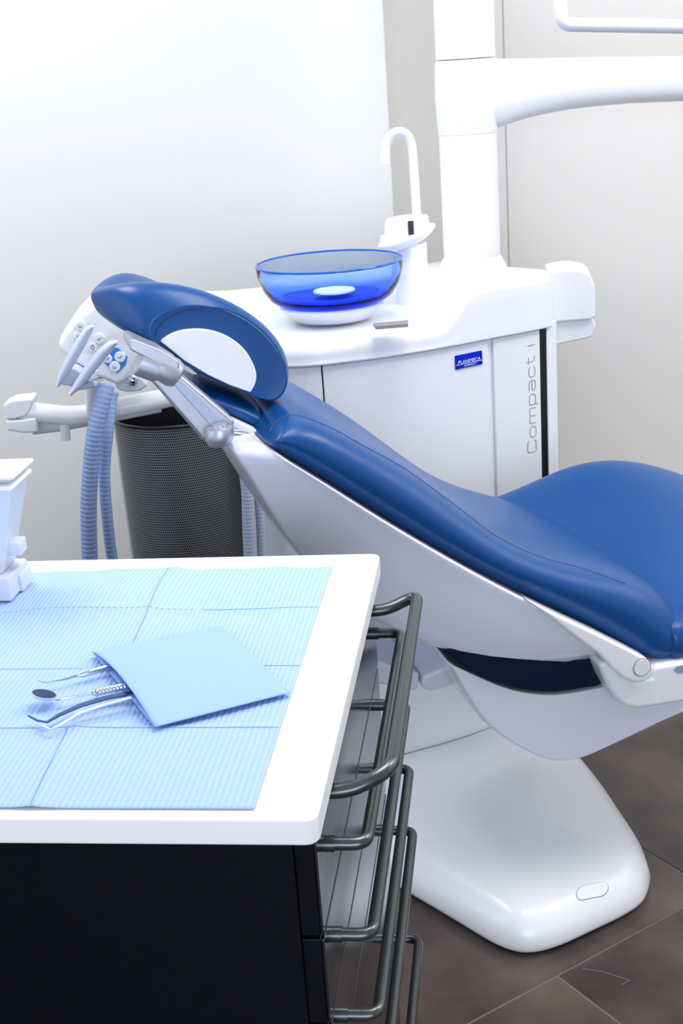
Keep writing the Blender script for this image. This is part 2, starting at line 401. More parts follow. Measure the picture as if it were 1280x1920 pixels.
d0 = (rings[0][4] - rings[1][4]).normalized(); d1 = (rings[-1][4] - rings[-2][4]).normalized()
rings = [endcap(rings[0], 0.8, d0*0.008)] + rings + [endcap(rings[-1], 0.78, d1*0.012 - Zup*0.004)]
backc = obj('backrest_cushion', *loft(rings), LEATHER, chair, sub=2)
tb_ = bvh(backc)
def seam_on(t, pts, lift=0.0004):
    out_ = []
    for p in catmull([V((a, b, 0)) for a, b in pts], 8):
        h = hit(t, p.x, p.y, lift)
        if h: out_.append(h)
    return out_
# seam stitched along the crest of the bolster: a row of thread stitches lying in a groove
def stitches(name, pts, step, ln, r, m, parent):
    P = resample(catmull(pts, 10), step); g = ([], [])
    for a, b in zip(P, P[1:]):
        g = merge(g, tube([a, a + (b-a)*ln], r, 5))
    return obj(name, *g, m, parent)
SEAMPX = [(506, 808), (514, 794), (530, 782), (556, 778), (600, 793), (640, 812), (680, 835), (760, 880), (850, 945), (930, 1005), (1010, 1043), (1090, 1065), (1172, 1094)]
sp_ = seam_on(tb_, SEAMPX)
obj('seam_groove', *tube(sp_, 0.0008, 6), THREAD, backc)
g = ([], [])
for a, b in list(zip(resample(sp_, 0.0045), resample(sp_, 0.0045)[1:])): 
    d = (CP - a).normalized()*0.0007; g = merge(g, tube([a + d, a + (b-a)*0.55 + d], 0.0005, 4))
o = obj('stitching', *g, THREADL, backc); o['kind'] = 'stuff'
NECK = [((508, 826), (520, 786)), ((470, 806), (478, 756)), ((420, 782), (425, 737)), ((385, 768), (390, 724)), ((368, 748), (372, 728))]
XN = [(0.06, 0.0), (0.035, 0.15), (0.025, 0.5), (0.04, 0.9), (0.08, 1.06), (0.15, 1.08), (0.25, 1.05)]
XN = [(y + 0.09, u) for y, u in XN[:-1]] + [(0.25, 1.05)]
XN = XN + [(CW - y, u) for y, u in XN[-2::-1]]
rings = brings(NECK, XN, 0.12, 0.16)
d1 = (rings[-1][4] - rings[-2][4]).normalized()
rings.append(endcap(rings[-1], 0.75, d1*0.01))
obj('neck_cushion', *loft(rings), LEATHER, chair, sub=2)

# backrest shell
SH = [((497, 836), (430, 836), (418, 834)), ((540, 868), (442, 852), (430, 860)), ((600, 903), (476, 900), (456, 896)), ((680, 955), (515, 968), (496, 964)), ((760, 1004), (562, 1040), (545, 1036)), ((850, 1056), (640, 1120), (622, 1112)),
      ((930, 1100), (740, 1192), (735, 1185)), ((1010, 1140), (860, 1229), (855, 1225)), ((1080, 1175), (970, 1240), (965, 1232)), ((1140, 1206), (1060, 1243), (1050, 1235)), ((1190, 1232), (1125, 1243), (1120, 1238))]
rings = []
for t, k, q in SH:
    T = cpx(*t, -0.004); K = cpx(*k, 0.035); Q = cpx(*q, 0.13)
    half = [T + cy*0.03 + (T - K).normalized()*0.002, T + cy*0.004 + (T-K).normalized()*0.003, T, T + (K - T)*0.12 + cy*0.004, T + (K - T)*0.5 - cy*0.002, T + (K - T)*0.9 + cy*0.002, K, K + (Q - K)*0.2 + (Q-K).normalized()*0.004, Q]
    ctr = CW/2
    def mir(p): d = (p - CO).dot(cy); return p + cy*(2*ctr - 2*d)
    rings.append(half + [mir(p) for p in half[::-1]])
obj('backrest_shell', *loft(rings), WHITE_SHADE, chair, sub=1)
# hinge arm and cap
side_prism('hinge_arm', [(985, 1124), (1060, 1160), (1120, 1188), (1180, 1218), (1214, 1236), (1228, 1252), (1224, 1268), (1208, 1280), (1188, 1281), (1168, 1272), (1145, 1252), (1120, 1225), (1085, 1200), (1040, 1165)], -0.012, 0.04, WHITE, 0.006, 3)
hc = cpx(1203, 1251, -0.012)
obj('hinge_cap', *cyl(hc + cy*0.004, hc - cy*0.0022, 0.0145), WHITE2, chair, bevel=0.001)
ring = [hc - cy*0.0005 + (cx*math.cos(2*PI*k/40) + Zup*math.sin(2*PI*k/40))*0.0152 for k in range(41)]
obj('hinge_cap_groove', *tube(ring, 0.0008, 6), SEAM, chair)
# seat side rail
side_prism('seat_rail', [(1225, 1250), (1262, 1243), (1340, 1232), (1340, 1308), (1280, 1318), (1195, 1331), (1172, 1326), (1152, 1308), (1136, 1280), (1122, 1246), (1140, 1240), (1165, 1262), (1195, 1278), (1222, 1270)], -0.004, 0.075, WHITE, 0.010, 3)
sl = [cpx(a, b, -0.0045) for a, b in [(1262, 1257), (1268, 1250), (1282, 1247), (1320, 1242), (1320, 1256), (1285, 1262), (1270, 1263)]]
obj('rail_slot', *prism(sl, cy*0.003), SILVERD, chair)

# headrest
HY = 0.12; HW = 0.225
HP = [(290, 641), (293, 615), (310, 597), (340, 583), (385, 574), (432, 581), (480, 608), (518, 648), (540, 692), (543, 722), (530, 748), (508, 757), (468, 742), (410, 716), (352, 684), (315, 655)]
hb = [cpx(a, b, HY) - cy*HY for a, b in HP]
hcn = sum(hb, V())/len(hb)
hax = (hb[12] - hb[0]).normalized(); hup = cy.cross(hax) * -1
if hup.z < 0: hup = -hup
WGT = {0: 1, 1: 1.1, 2: 1.25, 3: 1.25, 4: 1.0, 5: 0.6, 6: 0.25, 15: 0.95, 14: 0.6, 13: 0.25}
def hring(y, s, lift):
    r = []; v = (y - HY)/HW; ext = 0.070*math.sin(PI*max(0.01, min(0.99, v)))**0.55
    for i, p in enumerate(hb):
        q = hcn + (p - hcn)*s
        if 1 <= i <= 9: q = q + hup*lift*(1.0 if 2 <= i <= 8 else 0.5)
        q = q - (cx*0.97 - Zup*{0: 0.42, 15: 0.42, 14: 0.3, 13: 0.15}.get(i, 0.5))*ext*WGT.get(i, 0)
        if 4 <= i <= 9: q = q - hup*0.032*smooth01((v - 0.35)/0.45)*(0.6 if i == 4 else 1.0)
        r.append(q + cy*y)
    return r
rings = [hring(HY + 0.004, 0.90, 0), hring(HY, 0.97, 0), hring(HY + 0.004, 1.0, 0.0), hring(HY + 0.022, 1.015, 0.013), hring(HY + 0.055, 1.01, 0.010), hring(HY + 0.10, 1.0, -0.012), hring(HY + HW/2, 1.0, -0.016)]
far_ = [hring(HY + HW - 0.10, 1.0, -0.012), hring(HY + HW - 0.055, 1.01, 0.010), hring(HY + HW - 0.022, 1.015, 0.013), hring(HY + HW - 0.004, 1.0, 0), hring(HY + HW, 0.97, 0), hring(HY + HW - 0.004, 0.9, 0)]
head = obj('headrest_cushion', *loft(rings + far_), LEATHER, chair, sub=2)
th_ = bvh(head)
sp_ = seam_on(th_, [(291, 632), (294, 617), (310, 600), (340, 584), (385, 576), (432, 583), (480, 610), (516, 648), (536, 690)])
obj('seam_groove', *tube(sp_, 0.0008, 6), THREAD, head)
DP = [(301, 640), (318, 628), (345, 619), (385, 618), (425, 630), (458, 655), (478, 690), (480, 715), (470, 736), (430, 722), (390, 703), (345, 676)]
DP = [(p.x, p.y) for p in catmull([V((a, b, 0)) for a, b in DP[:9]], 5)] + DP[9:]
obj('headrest_side_panel', *prism([cpx(a, b, HY - 0.004) for a, b in DP], cy*0.03), WHITE2, chair, bevel=0.003)
obj('headrest_plate', *prism([cpx(a, b, HY + 0.01) for a, b in [(240, 632), (268, 642), (300, 654), (352, 686), (372, 702), (362, 703), (340, 692), (290, 664), (246, 641)]], cy*0.12), WHITE, chair, bevel=0.002)
# silver bracket, hinge barrel, arm and pivot knob
AY = 0.085
side_prism('bracket_plate', [(243, 640), (250, 636), (300, 655), (336, 678), (337, 690), (325, 698), (290, 680), (243, 656)], AY - 0.02, 0.08, SILVER, 0.005, 3)
b0 = cpx(262, 676, AY); b1 = cpx(318, 697, AY)
obj('hinge_barrel', *cyl(cpx(258, 675, AY), cpx(300, 690, AY), 0.022), SILVER, chair, bevel=0.004)
obj('hinge_knob', *loft([[b1 + (hup*math.cos(2*PI*k/28) + cy*math.sin(2*PI*k/28))*r + hax*h for k in range(28)] for r, h in ((0.012, -0.022), (0.022, -0.020), (0.0225, 0.004), (0.019, 0.012), (0.011, 0.016))]), SILVER, chair)
arm = side_prism('headrest_arm', [(262, 690), (300, 684), (338, 702), (442, 790), (428, 826), (395, 836), (378, 824)], AY - 0.012, 0.05, SILVER, 0.006, 3)
obj('arm_inlay', *prism([cpx(a, b, AY - 0.014) for a, b in [(318, 708), (340, 712), (418, 785), (414, 803), (396, 800), (328, 724)]], cy*0.004), SILVERD, arm, bevel=0.0015)
k0 = cpx(412, 800, AY - 0.03); k1 = cpx(411, 838, AY - 0.03); kd = (k1-k0)
obj('pivot_knob', *loft([[k0 + kd*h + (cx*math.cos(2*PI*k/28) + cy*math.sin(2*PI*k/28))*r for k in range(28)] for r, h in ((0.010, -0.12), (0.011, 0.0), (0.0195, 0.06), (0.021, 0.3), (0.020, 0.62), (0.015, 0.9), (0.006, 1.0))]), SILVER, chair)
# latch housing on the shell beside the knob
side_prism('latch_housing', [(404, 790), (424, 786), (500, 820), (496, 836), (484, 842), (474, 834), (466, 848), (432, 838), (404, 822)], 0.10, 0.12, WHITE, 0.003)
side_prism('latch_cover', [(410, 783), (418, 778), (498, 815), (498, 822), (484, 822), (418, 792)], 0.098, 0.12, WHITE2, 0.002)
side_prism('latch_lever', [(428, 806), (452, 806), (476, 814), (470, 824), (452, 816), (430, 812)], 0.094, 0.01, CHROME, 0.002)

# ------------------------------------------------------------------ cuspidor unit behind the chair
ZU = 0.90
front_px = [(463, 680), (500, 686), (550, 688), (600, 685), (660, 678), (720, 670), (790, 659), (850, 648), (920, 634), (975, 624), (1018, 615)]
FC = catmull([atz(a, b, ZU) for a, b in front_px], 6)
FC = [V((p.x, p.y, 0)) for p in FC]
arc = [0.0]
for a, b in zip(FC, FC[1:]): arc.append(arc[-1] + (b-a).length)
def fpos(t):
    for i in range(len(FC) - 1):
        if arc[i] <= t <= arc[i+1] or i == len(FC) - 2:
            a, b = FC[i], FC[i+1]; u = (t - arc[i])/(arc[i+1]-arc[i]); d = (b-a).normalized()
            return a + (b-a)*u, V((d.y, -d.x, 0))
    return FC[0], V((0, -1, 0))
def fpx(px, py):
    for i in range(len(FC) - 1):
        d = (FC[i+1]-FC[i]); n = V((d.y, -d.x, 0)); p = onp(px, py, FC[i], n); u = (p - FC[i]).dot(d)/d.dot(d)
        if (0 <= u <= 1) or (i == len(FC)-2 and u > 1): return arc[i] + u*d.length, p.z
    return 0.0, onp(px, py, FC[0], V((0, -1, 0))).z
TEND = arc[-1]
BACKD = V((-0.36, 0.93, 0)).normalized(); DEP = 0.50
unit = thing('cuspidor_unit', (0.1, 2.75, 0), 'white dental cuspidor cabinet with curved front behind the chair, lettered along its right edge', 'dental unit')
def fpanel(name, t0, t1, z0, z1, off, thick, m, n=14, parent=None, bevel=0.002, **k):
    lo = []
    for i in range(n + 1):
        p, nn = fpos(t0 + (t1-t0)*i/n); lo.append((p, nn))
    poly = [p + nn*off for p, nn in lo] + [p + nn*(off - thick) for p, nn in lo[::-1]]
    return obj(name, *prism([V((p.x, p.y, z0)) for p in poly], (0, 0, z1-z0)), m, parent or unit, bevel=bevel, **k)
# carcass
body = [fpos(TEND*i/20) for i in range(21)]
poly = [p - nn*0.02 for p, nn in body] + [body[-1][0] + BACKD*0.40, body[0][0] + EY*0.34]
obj('carcass', *prism([V((p.x, p.y, 0.10)) for p in poly], (0, 0, ZU - 0.10)), BLACKP, unit)
tA, _ = fpx(604, 700); tB, _ = fpx(915, 660); tC, _ = fpx(925, 660); tD, _ = fpx(1012, 640)
fpanel('left_panel', 0.0, tA - 0.0015, 0.105, ZU - 0.002, 0, 0.02, WHITE2)
fpanel('door', tA + 0.0015, tB, 0.105, ZU - 0.002, 0, 0.02, WHITE2)
fpanel('door_channel', tB + 0.0005, tC - 0.0005, 0.105, ZU - 0.002, -0.006, 0.012, WHITE2)
fpanel('right_panel', tC, tD, 0.105, ZU - 0.002, 0, 0.02, WHITE2)
fpanel('plinth', 0.0, TEND, 0.0, 0.10, -0.03, 0.02, WHITE2)
# left end wall and hose block
pL = body[0][0]
obj('end_panel', *prism([V((p.x, p.y, 0.0)) for p in (pL + V((0.004, -0.001, 0)), pL + V((0.0, 0.02, 0)), pL + EY*0.34, pL + EY*0.34 + V((-0.008, 0, 0)), pL + V((-0.008, 0.01, 0)))], (0, 0, ZU)), WHITE2, unit, bevel=0.004)
# right side panel behind the black gap
q0 = aty(1025, 640, fpos(TEND)[0].y + 0.0); q0.z = 0
q1 = aty(1044, 640, fpos(TEND)[0].y + 0.02); q1.z = 0
gs = [fpos(tD + 0.001), fpos(TEND)]
obj('gap_strip', *prism([gs[0][0] - gs[0][1]*0.003, gs[1][0] - gs[1][1]*0.003, V((q0.x, q0.y, 0)) + V((-0.0005, 0.003, 0)), V((q0.x, q0.y, 0)) + BACKD*0.05, gs[0][0] - gs[0][1]*0.03], (0, 0, ZU - 0.001)), BLACKP, unit)
obj('side_panel', *prism([q0, q1, q1 + BACKD*0.38, q0 + BACKD*0.38], (0, 0, ZU + 0.01)), WHITE2, unit, bevel=0.003)
# nameplate
t0, z0 = fpx(853, 693); t1, _ = fpx(903, 684); _, z1 = fpx(853, 667)
plate = fpanel('nameplate', t0, t1, z0, z1, 0.003, 0.004, PLATEB, 6, bevel=0.0008)
def ftext(name, s, t, z, size, m, parent, off, vertical=False, squeeze=1.0, bold=0.0):
    vs, fs = text_geo(s, size); o = []
    for v in vs:
        a, b = (v.x*squeeze, v.y) if not vertical else (-v.y, v.x*squeeze)
        p, nn = fpos(t + a); o.append(V((p.x, p.y, z + b)) + nn*off)
    return obj(name, o, fs, m, parent, smooth=False)
pw = t1 - t0; ph = z1 - z0
def fit(s, size, width):
    vs, _ = text_geo(s, size); return width/max(v.x for v in vs)
ftext('plate_lettering', 'PLANMECA', t0 + pw*0.08, z0 + ph*0.36, ph*0.36, PLATEW, plate, 0.0034, squeeze=fit('PLANMECA', ph*0.36, pw*0.84))
ftext('plate_small_lettering', 'COMPACT i', t0 + pw*0.30, z0 + ph*0.10, ph*0.2, PLATEW, plate, 0.0034, squeeze=fit('COMPACT i', ph*0.2, pw*0.46))
ll = []
for i in range(7):
    p, nn = fpos(t0 + pw*i/6); ll.append(V((p.x, p.y, z0 + ph*0.31)) + nn*0.0033)
obj('plate_line', *tube(ll, 0.0004, 4), PLATEW, plate)
# side lettering, reading upwards
tt, zt = fpx(1006, 846); _, zt2 = fpx(999, 643); 
def thin_text(s, m):
    # thin rounded letters drawn as strokes: unit cell 1 high, list of polylines
    G = {'C': (0.95, [[(0.9, 0.78), (0.85, 0.95), (0.2, 1.0), (0.05, 0.85), (0.05, 0.15), (0.2, 0), (0.85, 0.05), (0.9, 0.22)]]),
         'o': (0.85, [[(0.2, 0), (0.05, 0.12), (0.05, 0.55), (0.2, 0.68), (0.65, 0.68), (0.8, 0.55), (0.8, 0.12), (0.65, 0), (0.2, 0)]]),
         'm': (1.2, [[(0.05, 0), (0.05, 0.68)], [(0.05, 0.6), (0.15, 0.68), (0.48, 0.68), (0.6, 0.58), (0.6, 0)], [(0.6, 0.58), (0.7, 0.68), (1.02, 0.68), (1.15, 0.56), (1.15, 0)]]),
         'p': (0.85, [[(0.05, -0.28), (0.05, 0.68)], [(0.05, 0.58), (0.2, 0.68), (0.65, 0.68), (0.8, 0.55), (0.8, 0.12), (0.65, 0), (0.2, 0), (0.05, 0.1)]]),
         'a': (0.85, [[(0.08, 0.68), (0.62, 0.68), (0.78, 0.56), (0.78, 0), (0.2, 0), (0.05, 0.1), (0.05, 0.26), (0.2, 0.37), (0.78, 0.37)]]),
         'c': (0.78, [[(0.75, 0.55), (0.62, 0.68), (0.2, 0.68), (0.05, 0.55), (0.05, 0.12), (0.2, 0), (0.62, 0), (0.75, 0.12)]]),
         't': (0.6, [[(0.2, 0.95), (0.2, 0.15), (0.32, 0), (0.55, 0.02)], [(0.0, 0.68), (0.5, 0.68)]]),
         'i': (0.2, [[(0.08, 0), (0.08, 0.68)], [(0.08, 0.92), (0.08, 0.99)]]), ' ': (0.35, [])}
    x = 0; out = []
    for c in s:
        w_, pl = G[c]
        for q in pl: out.append([(x + a, b) for a, b in q])
        x += w_ + 0.16
    return out, x
hgt = 0.0235; letters = []
wid = thin_text('Compact i', INK)[1]; kx = (zt2 - zt)/(wid - 0.16); xo = 0
for chx in 'Compact i':
    strokes, w1 = thin_text(chx, INK); g = ([], [])
    for q in strokes:
        pts = []
        for a, b in q:
            p, nn = fpos(tt - 0.001 - b*hgt); pts.append(V((p.x, p.y, zt + (a + xo)*kx)) + nn*0.0004)
        g = merge(g, tube(fillet(pts, 0.004, 3) if len(pts) > 2 else pts, 0.0009, 5))
    if g[0]: obj('letter', *g, INK, unit)
    xo += w1
# top shell: deck that climbs to the column at the right
tR, _ = fpx(855, 640); tL2, _ = fpx(930, 630)
TE2 = TEND + 0.016
def decktop(t, d):
    k = smooth01((t - (tR - 0.045) - d*0.75)/0.10)
    return 0.948 + 0.034*smooth01((d - 0.22)/0.18) + (0.066 - 0.03*min(1, d/0.4))*k
rings = []
nt_ = 46
for i in range(nt_ + 1):
    t = -0.012 + (TE2 + 0.012)*i/nt_; p, nn = fpos(max(0, min(TEND, t))); p = p + (FC[1]-FC[0]).normalized()*min(0, t) + (FC[-1]-FC[-2]).normalized()*max(0, t - TEND)
    ring = []
    top = decktop(t, 0.0)
    es = min(1.0, min((t + 0.012)/0.02, 1.0)); ed = 0.0
    for dz, d in ((0.0, 0.03), (0.0, 0.0), (0.0005, -0.008), (0.004, -0.010)): ring.append(V((p.x, p.y, ZU + dz)) + nn*(-d))
    zt_ = top - 0.022
    for k in range(1, 4): ring.append(V((p.x, p.y, ZU + 0.004 + (zt_ - ZU - 0.004)*k/4)) + nn*0.009)
    for k in range(0, 5):
        a = PI/2*k/4; ring.append(V((p.x, p.y, zt_ + 0.022*math.sin(a))) + nn*(0.009 - 0.025*(1-math.cos(a))))
    for k in range(1, 13):
        d = 0.016 + (DEP - 0.016)*k/12; q = p + BACKD*d; z = decktop(t, d)
        if k == 12: z -= 0.015
        ring.append(V((q.x, q.y, z)))
    q = p + BACKD*(DEP + 0.005); ring.append(V((q.x, q.y, ZU)))
    rings.append(ring)
obj('top_shell', *loft(rings), WHITE, unit, bevel=0.008, seg=3)
# arm box at the right end with a flap under it
yb = fpos(TEND)[0].y + 0.06
bx = [(1025, 512), (1060, 505), (1090, 508), (1107, 517), (1115, 538), (1116, 592), (1110, 600), (1030, 606)]
bx = bx[:1] + [(p.x, p.y) for p in catmull([V((a, b, 0)) for a, b in bx[1:5]], 4)] + bx[5:]
obj('side_box', *prism([aty(a, b, yb) for a, b in bx], V((0.015, 0.12, 0))), WHITE, unit, bevel=0.012, seg=3)
obj('box_flap', *prism([aty(a, b, yb + 0.012) for a, b in [(1036, 603), (1112, 598), (1118, 612), (1110, 632), (1090, 637), (1038, 648)]], V((0.0, 0.09, 0))), WHITE2, unit, bevel=0.004)
# faucet tower, head and fill tube
YT = 2.76
def vt(px, py, Y=YT): return aty(px, py, Y)
tw = [(608, 32.5), (600, 31.5), (560, 30.5), (500, 29.5), (455, 28.5)]
rings = []
for py, hw in tw:
    cxp = 774 + (608 - py)*(-0.02); c = vt(cxp, py); r = (vt(cxp + hw, py) - c).length
    rings.append([c + V((math.cos(2*PI*k/32)*r, math.sin(2*PI*k/32)*r, 0)) for k in range(32)])
tower = obj('faucet_tower', *loft(rings), WHITE, unit)
def lens_ring(cpx_, cpy_, hw, hh, tilt, dpy):
    c = vt(cpx_, cpy_); r = (vt(cpx_ + hw, cpy_) - c).length
    return [c + V((math.cos(2*PI*k/40)*r, math.sin(2*PI*k/40)*hh, math.cos(2*PI*k/40)*r*tilt)) for k in range(40)]
obj('faucet_head', *loft([lens_ring(764, 462, 28, 0.03, 0.30, 0), lens_ring(763, 452, 46, 0.046, 0.30, 0), lens_ring(762, 447, 53, 0.052, 0.30, 0), lens_ring(762, 442, 55, 0.053, 0.30, 0), lens_ring(762, 438, 53, 0.052, 0.30, 0), lens_ring(762, 436, 44, 0.045, 0.29, 0), lens_ring(762, 425, 42.5, 0.043, 0.18, 0), lens_ring(762, 412, 41, 0.041, 0.07, 0), lens_ring(763, 407, 38, 0.038, 0.05, 0), lens_ring(764, 405, 30, 0.032, 0.05, 0)]), WHITE, unit)
c_ = vt(740, 452); obj('water_outlet', *lathe([(0.0, -0.012), (0.028, -0.012), (0.0305, -0.008), (0.031, 0.002), (0.028, 0.012), (0, 0.012)], c_, 32), WHITE, unit)
hd = vt(770, 427, YT - 0.043)
obj('sensor_window', *frame_box(hd, EX, EY, Zup, -0.0055, 0.0055, -0.006, 0.01, -0.0135, 0.0135), BLACKP, tower, bevel=0.001)
tp = [vt(782, 415), vt(777, 340), vt(773, 285)]
arcp = [vt(770, 268), vt(762, 252), vt(747, 247), vt(732, 254), vt(724, 270), vt(721, 290), vt(721, 307)]
obj('fill_tube', *tube(catmull(tp + arcp, 6), 0.0092, 18), WHITE, unit)
# plug tab under the bowl
obj('drain_tray', *prism([atz(a, b, 0.963) for a, b in [(700, 612), (765, 606), (765, 613), (705, 618)]], (0, 0, 0.006)), SEAM, unit)

# ------------------------------------------------------------------ spittoon bowl
bc = aty(617, 491, 2.63); RB = (aty(756, 481, 2.63) - aty(479, 499, 2.63)).length/2
ZR = bc.z
bowl = thing('spittoon_bowl', (bc.x, bc.y, 0.962), 'round transparent blue glass spittoon bowl standing on the white unit', 'bowl')
hB = 0.083
prof = [(RB, 0), (RB*0.985, -0.02), (RB*0.93, -0.045), (RB*0.84, -0.066), (RB*0.70, -0.079), (RB*0.45, -hB), (0.0, -hB - 0.001)]
prof += [(0.0, -hB + 0.014), (RB*0.40, -hB + 0.014), (RB*0.62, -hB + 0.017), (RB*0.76, -hB + 0.024), (RB*0.875, -hB + 0.039), (RB*0.955, -0.020), (RB*0.972, -0.002), (RB*0.985, 0.002), (RB, 0)]
obj('glass', *lathe(prof, bc, 64), GLASSB, bowl)
obj('rim_edge', *tube([bc + V((RB*0.99*math.cos(2*PI*k/72), RB*0.99*math.sin(2*PI*k/72), 0.0012)) for k in range(73)], 0.0021, 8), RIMB, bowl)
obj('drain_strainer', *lathe([(0.0, -hB + 0.027), (RB*0.28, -hB + 0.0265), (RB*0.29, -hB + 0.0235), (RB*0.27, -hB + 0.021), (RB*0.10, -hB + 0.020), (RB*0.10, -hB + 0.0142), (0, -hB + 0.0142)], bc + V((0.006, -0.01, 0)), 40), PLATEW, bowl)
zd = 0.9530
obj('foot', *lathe([(0, zd - ZR), (RB*0.52, zd - ZR), (RB*0.56, zd - ZR + 0.004), (RB*0.72, -hB + 0.001), (RB*0.70, -hB + 0.0035), (RB*0.46, -hB - 0.0025), (0, -hB - 0.003)], bc, 48), WHITE, bowl)

# ------------------------------------------------------------------ support column with its arm
YC = 2.97
col_c = aty(885, 490, YC)
def cpos(py): 
    lx = 820 + (py/490.0)*13; rx = 925 + (py/490.0)*14; a = aty(lx, py, YC); b = aty(rx, py, YC); return (a+b)/2, (b-a).length/2
c0, r0 = cpos(470); c1, r1 = cpos(250); c2, r2 = cpos(110)
colm = thing('support_column', (col_c.x, col_c.y, decktop(TEND*0.6, 0.38)), 'round white support column rising from the cuspidor cabinet with a side arm', 'column')
zb = decktop(TEND*0.55, 0.38) - 0.001
cc = V((col_c.x, col_c.y, 0)); rr = r0
obj('lower_tube', *cyl(cc + Zup*(zb + 0.02), cc + Zup*(c1.z + 0.0015), rr, 48), WHITE, colm)
obj('base_collar', *lathe([(rr + 0.013, zb - 0.035), (rr + 0.0135, zb + 0.002), (rr + 0.004, zb + 0.018), (rr + 0.0005, zb + 0.026)], cc, 48), WHITE, colm)
obj('arm_sleeve', *lathe([(rr*0.9, c1.z - 0.001), (rr + 0.001, c1.z + 0.001), (rr + 0.002, c1.z + 0.01), (rr + 0.0055, (c1.z + c2.z)/2), (rr + 0.003, c2.z - 0.01), (rr + 0.001, c2.z - 0.001), (rr*0.9, c2.z)], cc, 48), WHITE, colm)
obj('upper_tube', *cyl(cc + Zup*(c2.z + 0.001), cc + Zup*ZC, rr + 0.0005, 48), WHITE, colm)
rings = []
for px, ty, by in ((880, 118, 246), (905, 112, 244), (930, 110, 240), (965, 109, 228), (1000, 109, 218), (1050, 108, 208), (1100, 107, 201), (1180, 106, 194), (1280, 105, 190), (1400, 104, 189), (1560, 103, 188)):
    T = aty(px, ty, YC - 0.0); B = aty(px, by, YC - 0.0); m_ = (T+B)/2; h = (T-B).length/2; wy = 0.042 if px > 900 else 0.03
    rings.append([m_ + V((0, -math.copysign(abs(math.cos(2*PI*k/24))**0.75, math.cos(2*PI*k/24))*wy, math.copysign(abs(math.sin(2*PI*k/24))**0.75, math.sin(2*PI*k/24))*h)) for k in range(24)])
obj('side_arm', *loft(rings), WHITE, colm)

# pale scratches on one tile
for a_ in ([(1048, 1828), (1052, 1822)], [(1092, 1816), (1130, 1822), (1180, 1838)], [(1180, 1838), (1166, 1846)]):
    obj('scratch', *tube([atz(*q, 0.0003) for q in a_], 0.0003, 4), INK, floor)
# overhead lamp: only its handle bar reaches into the picture
YL = 2.35
hpts = fillet([aty(1000, -400, YL), aty(1050, 5, YL), aty(1052, 46, YL), aty(1110, 47, YL), aty(1290, 50, YL), aty(1420, 54, YL), aty(1424, -400, YL)], 0.035, 6)
lamp = thing('operating_light', aty(1230, -150, YL), 'white tubular handle bar of the lamp hanging into the top right corner', 'lamp')
obj('handle_bar', *tube(hpts, 0.0115, 18), WHITE, lamp)
lc = aty(1236, -420, YL)
obj('lamp_head', *lathe([(0.0, 0.06), (0.12, 0.055), (0.20, 0.03), (0.215, 0.0), (0.20, -0.03), (0.0, -0.035)], lc, 40, ay=V((0, 0.45, 0))), WHITE, lamp)
obj('hanger', *tube(fillet([lc + Zup*0.05, lc + Zup*0.35, lc + V((0, 0, ZC - lc.z))], 0.05), 0.02, 14), WHITE, lamp)

# ------------------------------------------------------------------ assistant console on its jointed arm
YK = 2.36
cons = thing('assistant_console', aty(180, 680, YK), 'white tilted instrument holder console with keypad behind the headrest', 'instrument holder')
kb = [(182, 566), (150, 588), (118, 622), (104, 648), (112, 664), (150, 690), (190, 714), (222, 728), (236, 715), (248, 700), (262, 676), (300, 660), (300, 600), (230, 560)]
obj('console_body', *prism([aty(a, b, YK) for a, b in kb], V((0.02, 0.10, 0.03))), WHITE, cons, bevel=0.012, seg=3)
obj('console_nose', *prism([aty(a, b, YK + 0.01) for a, b in [(214, 722), (240, 700), (262, 706), (278, 722), (262, 734), (238, 736), (222, 732)]], V((0, 0.06, 0))), FROST, cons, bevel=0.004)
obj('nose_lens', *lathe([(0, 0.004), (0.007, 0.003), (0.010, 0.0), (0.010, -0.01)], aty(248, 714, YK + 0.006), 20, ax=EX, ay=Zup, az=-EY), CHROME, cons)
pad = obj('keypad', *prism([aty(a, b, YK - 0.001) for a, b in [(206, 650), (222, 653), (239, 669), (236, 684), (221, 700), (207, 692), (196, 680)]], V((0, 0.004, 0))), PADB, cons)
def button(px, py, r, m, parent, sym):
    c = aty(px, py, YK - 0.0012)
    b = obj('button', *lathe([(0, 0.0022), (r*0.9, 0.002), (r, 0.0012), (r, -0.002)], c, 24, ax=EX, ay=Zup, az=-EY), m, parent)
    g = ([], [])
    q = c - EY*0.0024
    if sym == 'd': pts = [q + V((0, 0, r*0.55)), q + V((r*0.4, 0, 0)), q - V((0, 0, r*0.55)), q - V((r*0.4, 0, 0)), q + V((0, 0, r*0.55))]
    elif sym == 'c': pts = [q + V((-r*0.3, 0, r*0.2)), q + V((-r*0.25, 0, -r*0.3)), q + V((r*0.3, 0, -r*0.2)), q + V((r*0.05, 0, r*0.1))]
    else: pts = [q + V((-r*0.4, 0, 0)), q + V((0, 0, -r*0.25)), q + V((r*0.1, 0, r*0.2)), q + V((r*0.4, 0, r*0.1))]
    obj('symbol', *tube(pts, 0.0006, 4), DARKINK, b)
button(225, 669, 0.0098, PLATEW, pad, 's'); button(215, 687, 0.0098, PLATEW, pad, 'c'); button(202, 672, 0.008, PLATEW, pad, 's')
button(186, 635, 0.0095, WHITE2, cons, 's'); button(174, 651, 0.0085, WHITE2, cons, 'd'); button(151, 611, 0.0095, WHITE2, cons, 'c'); button(147, 630, 0.008, WHITE2, cons, 's')
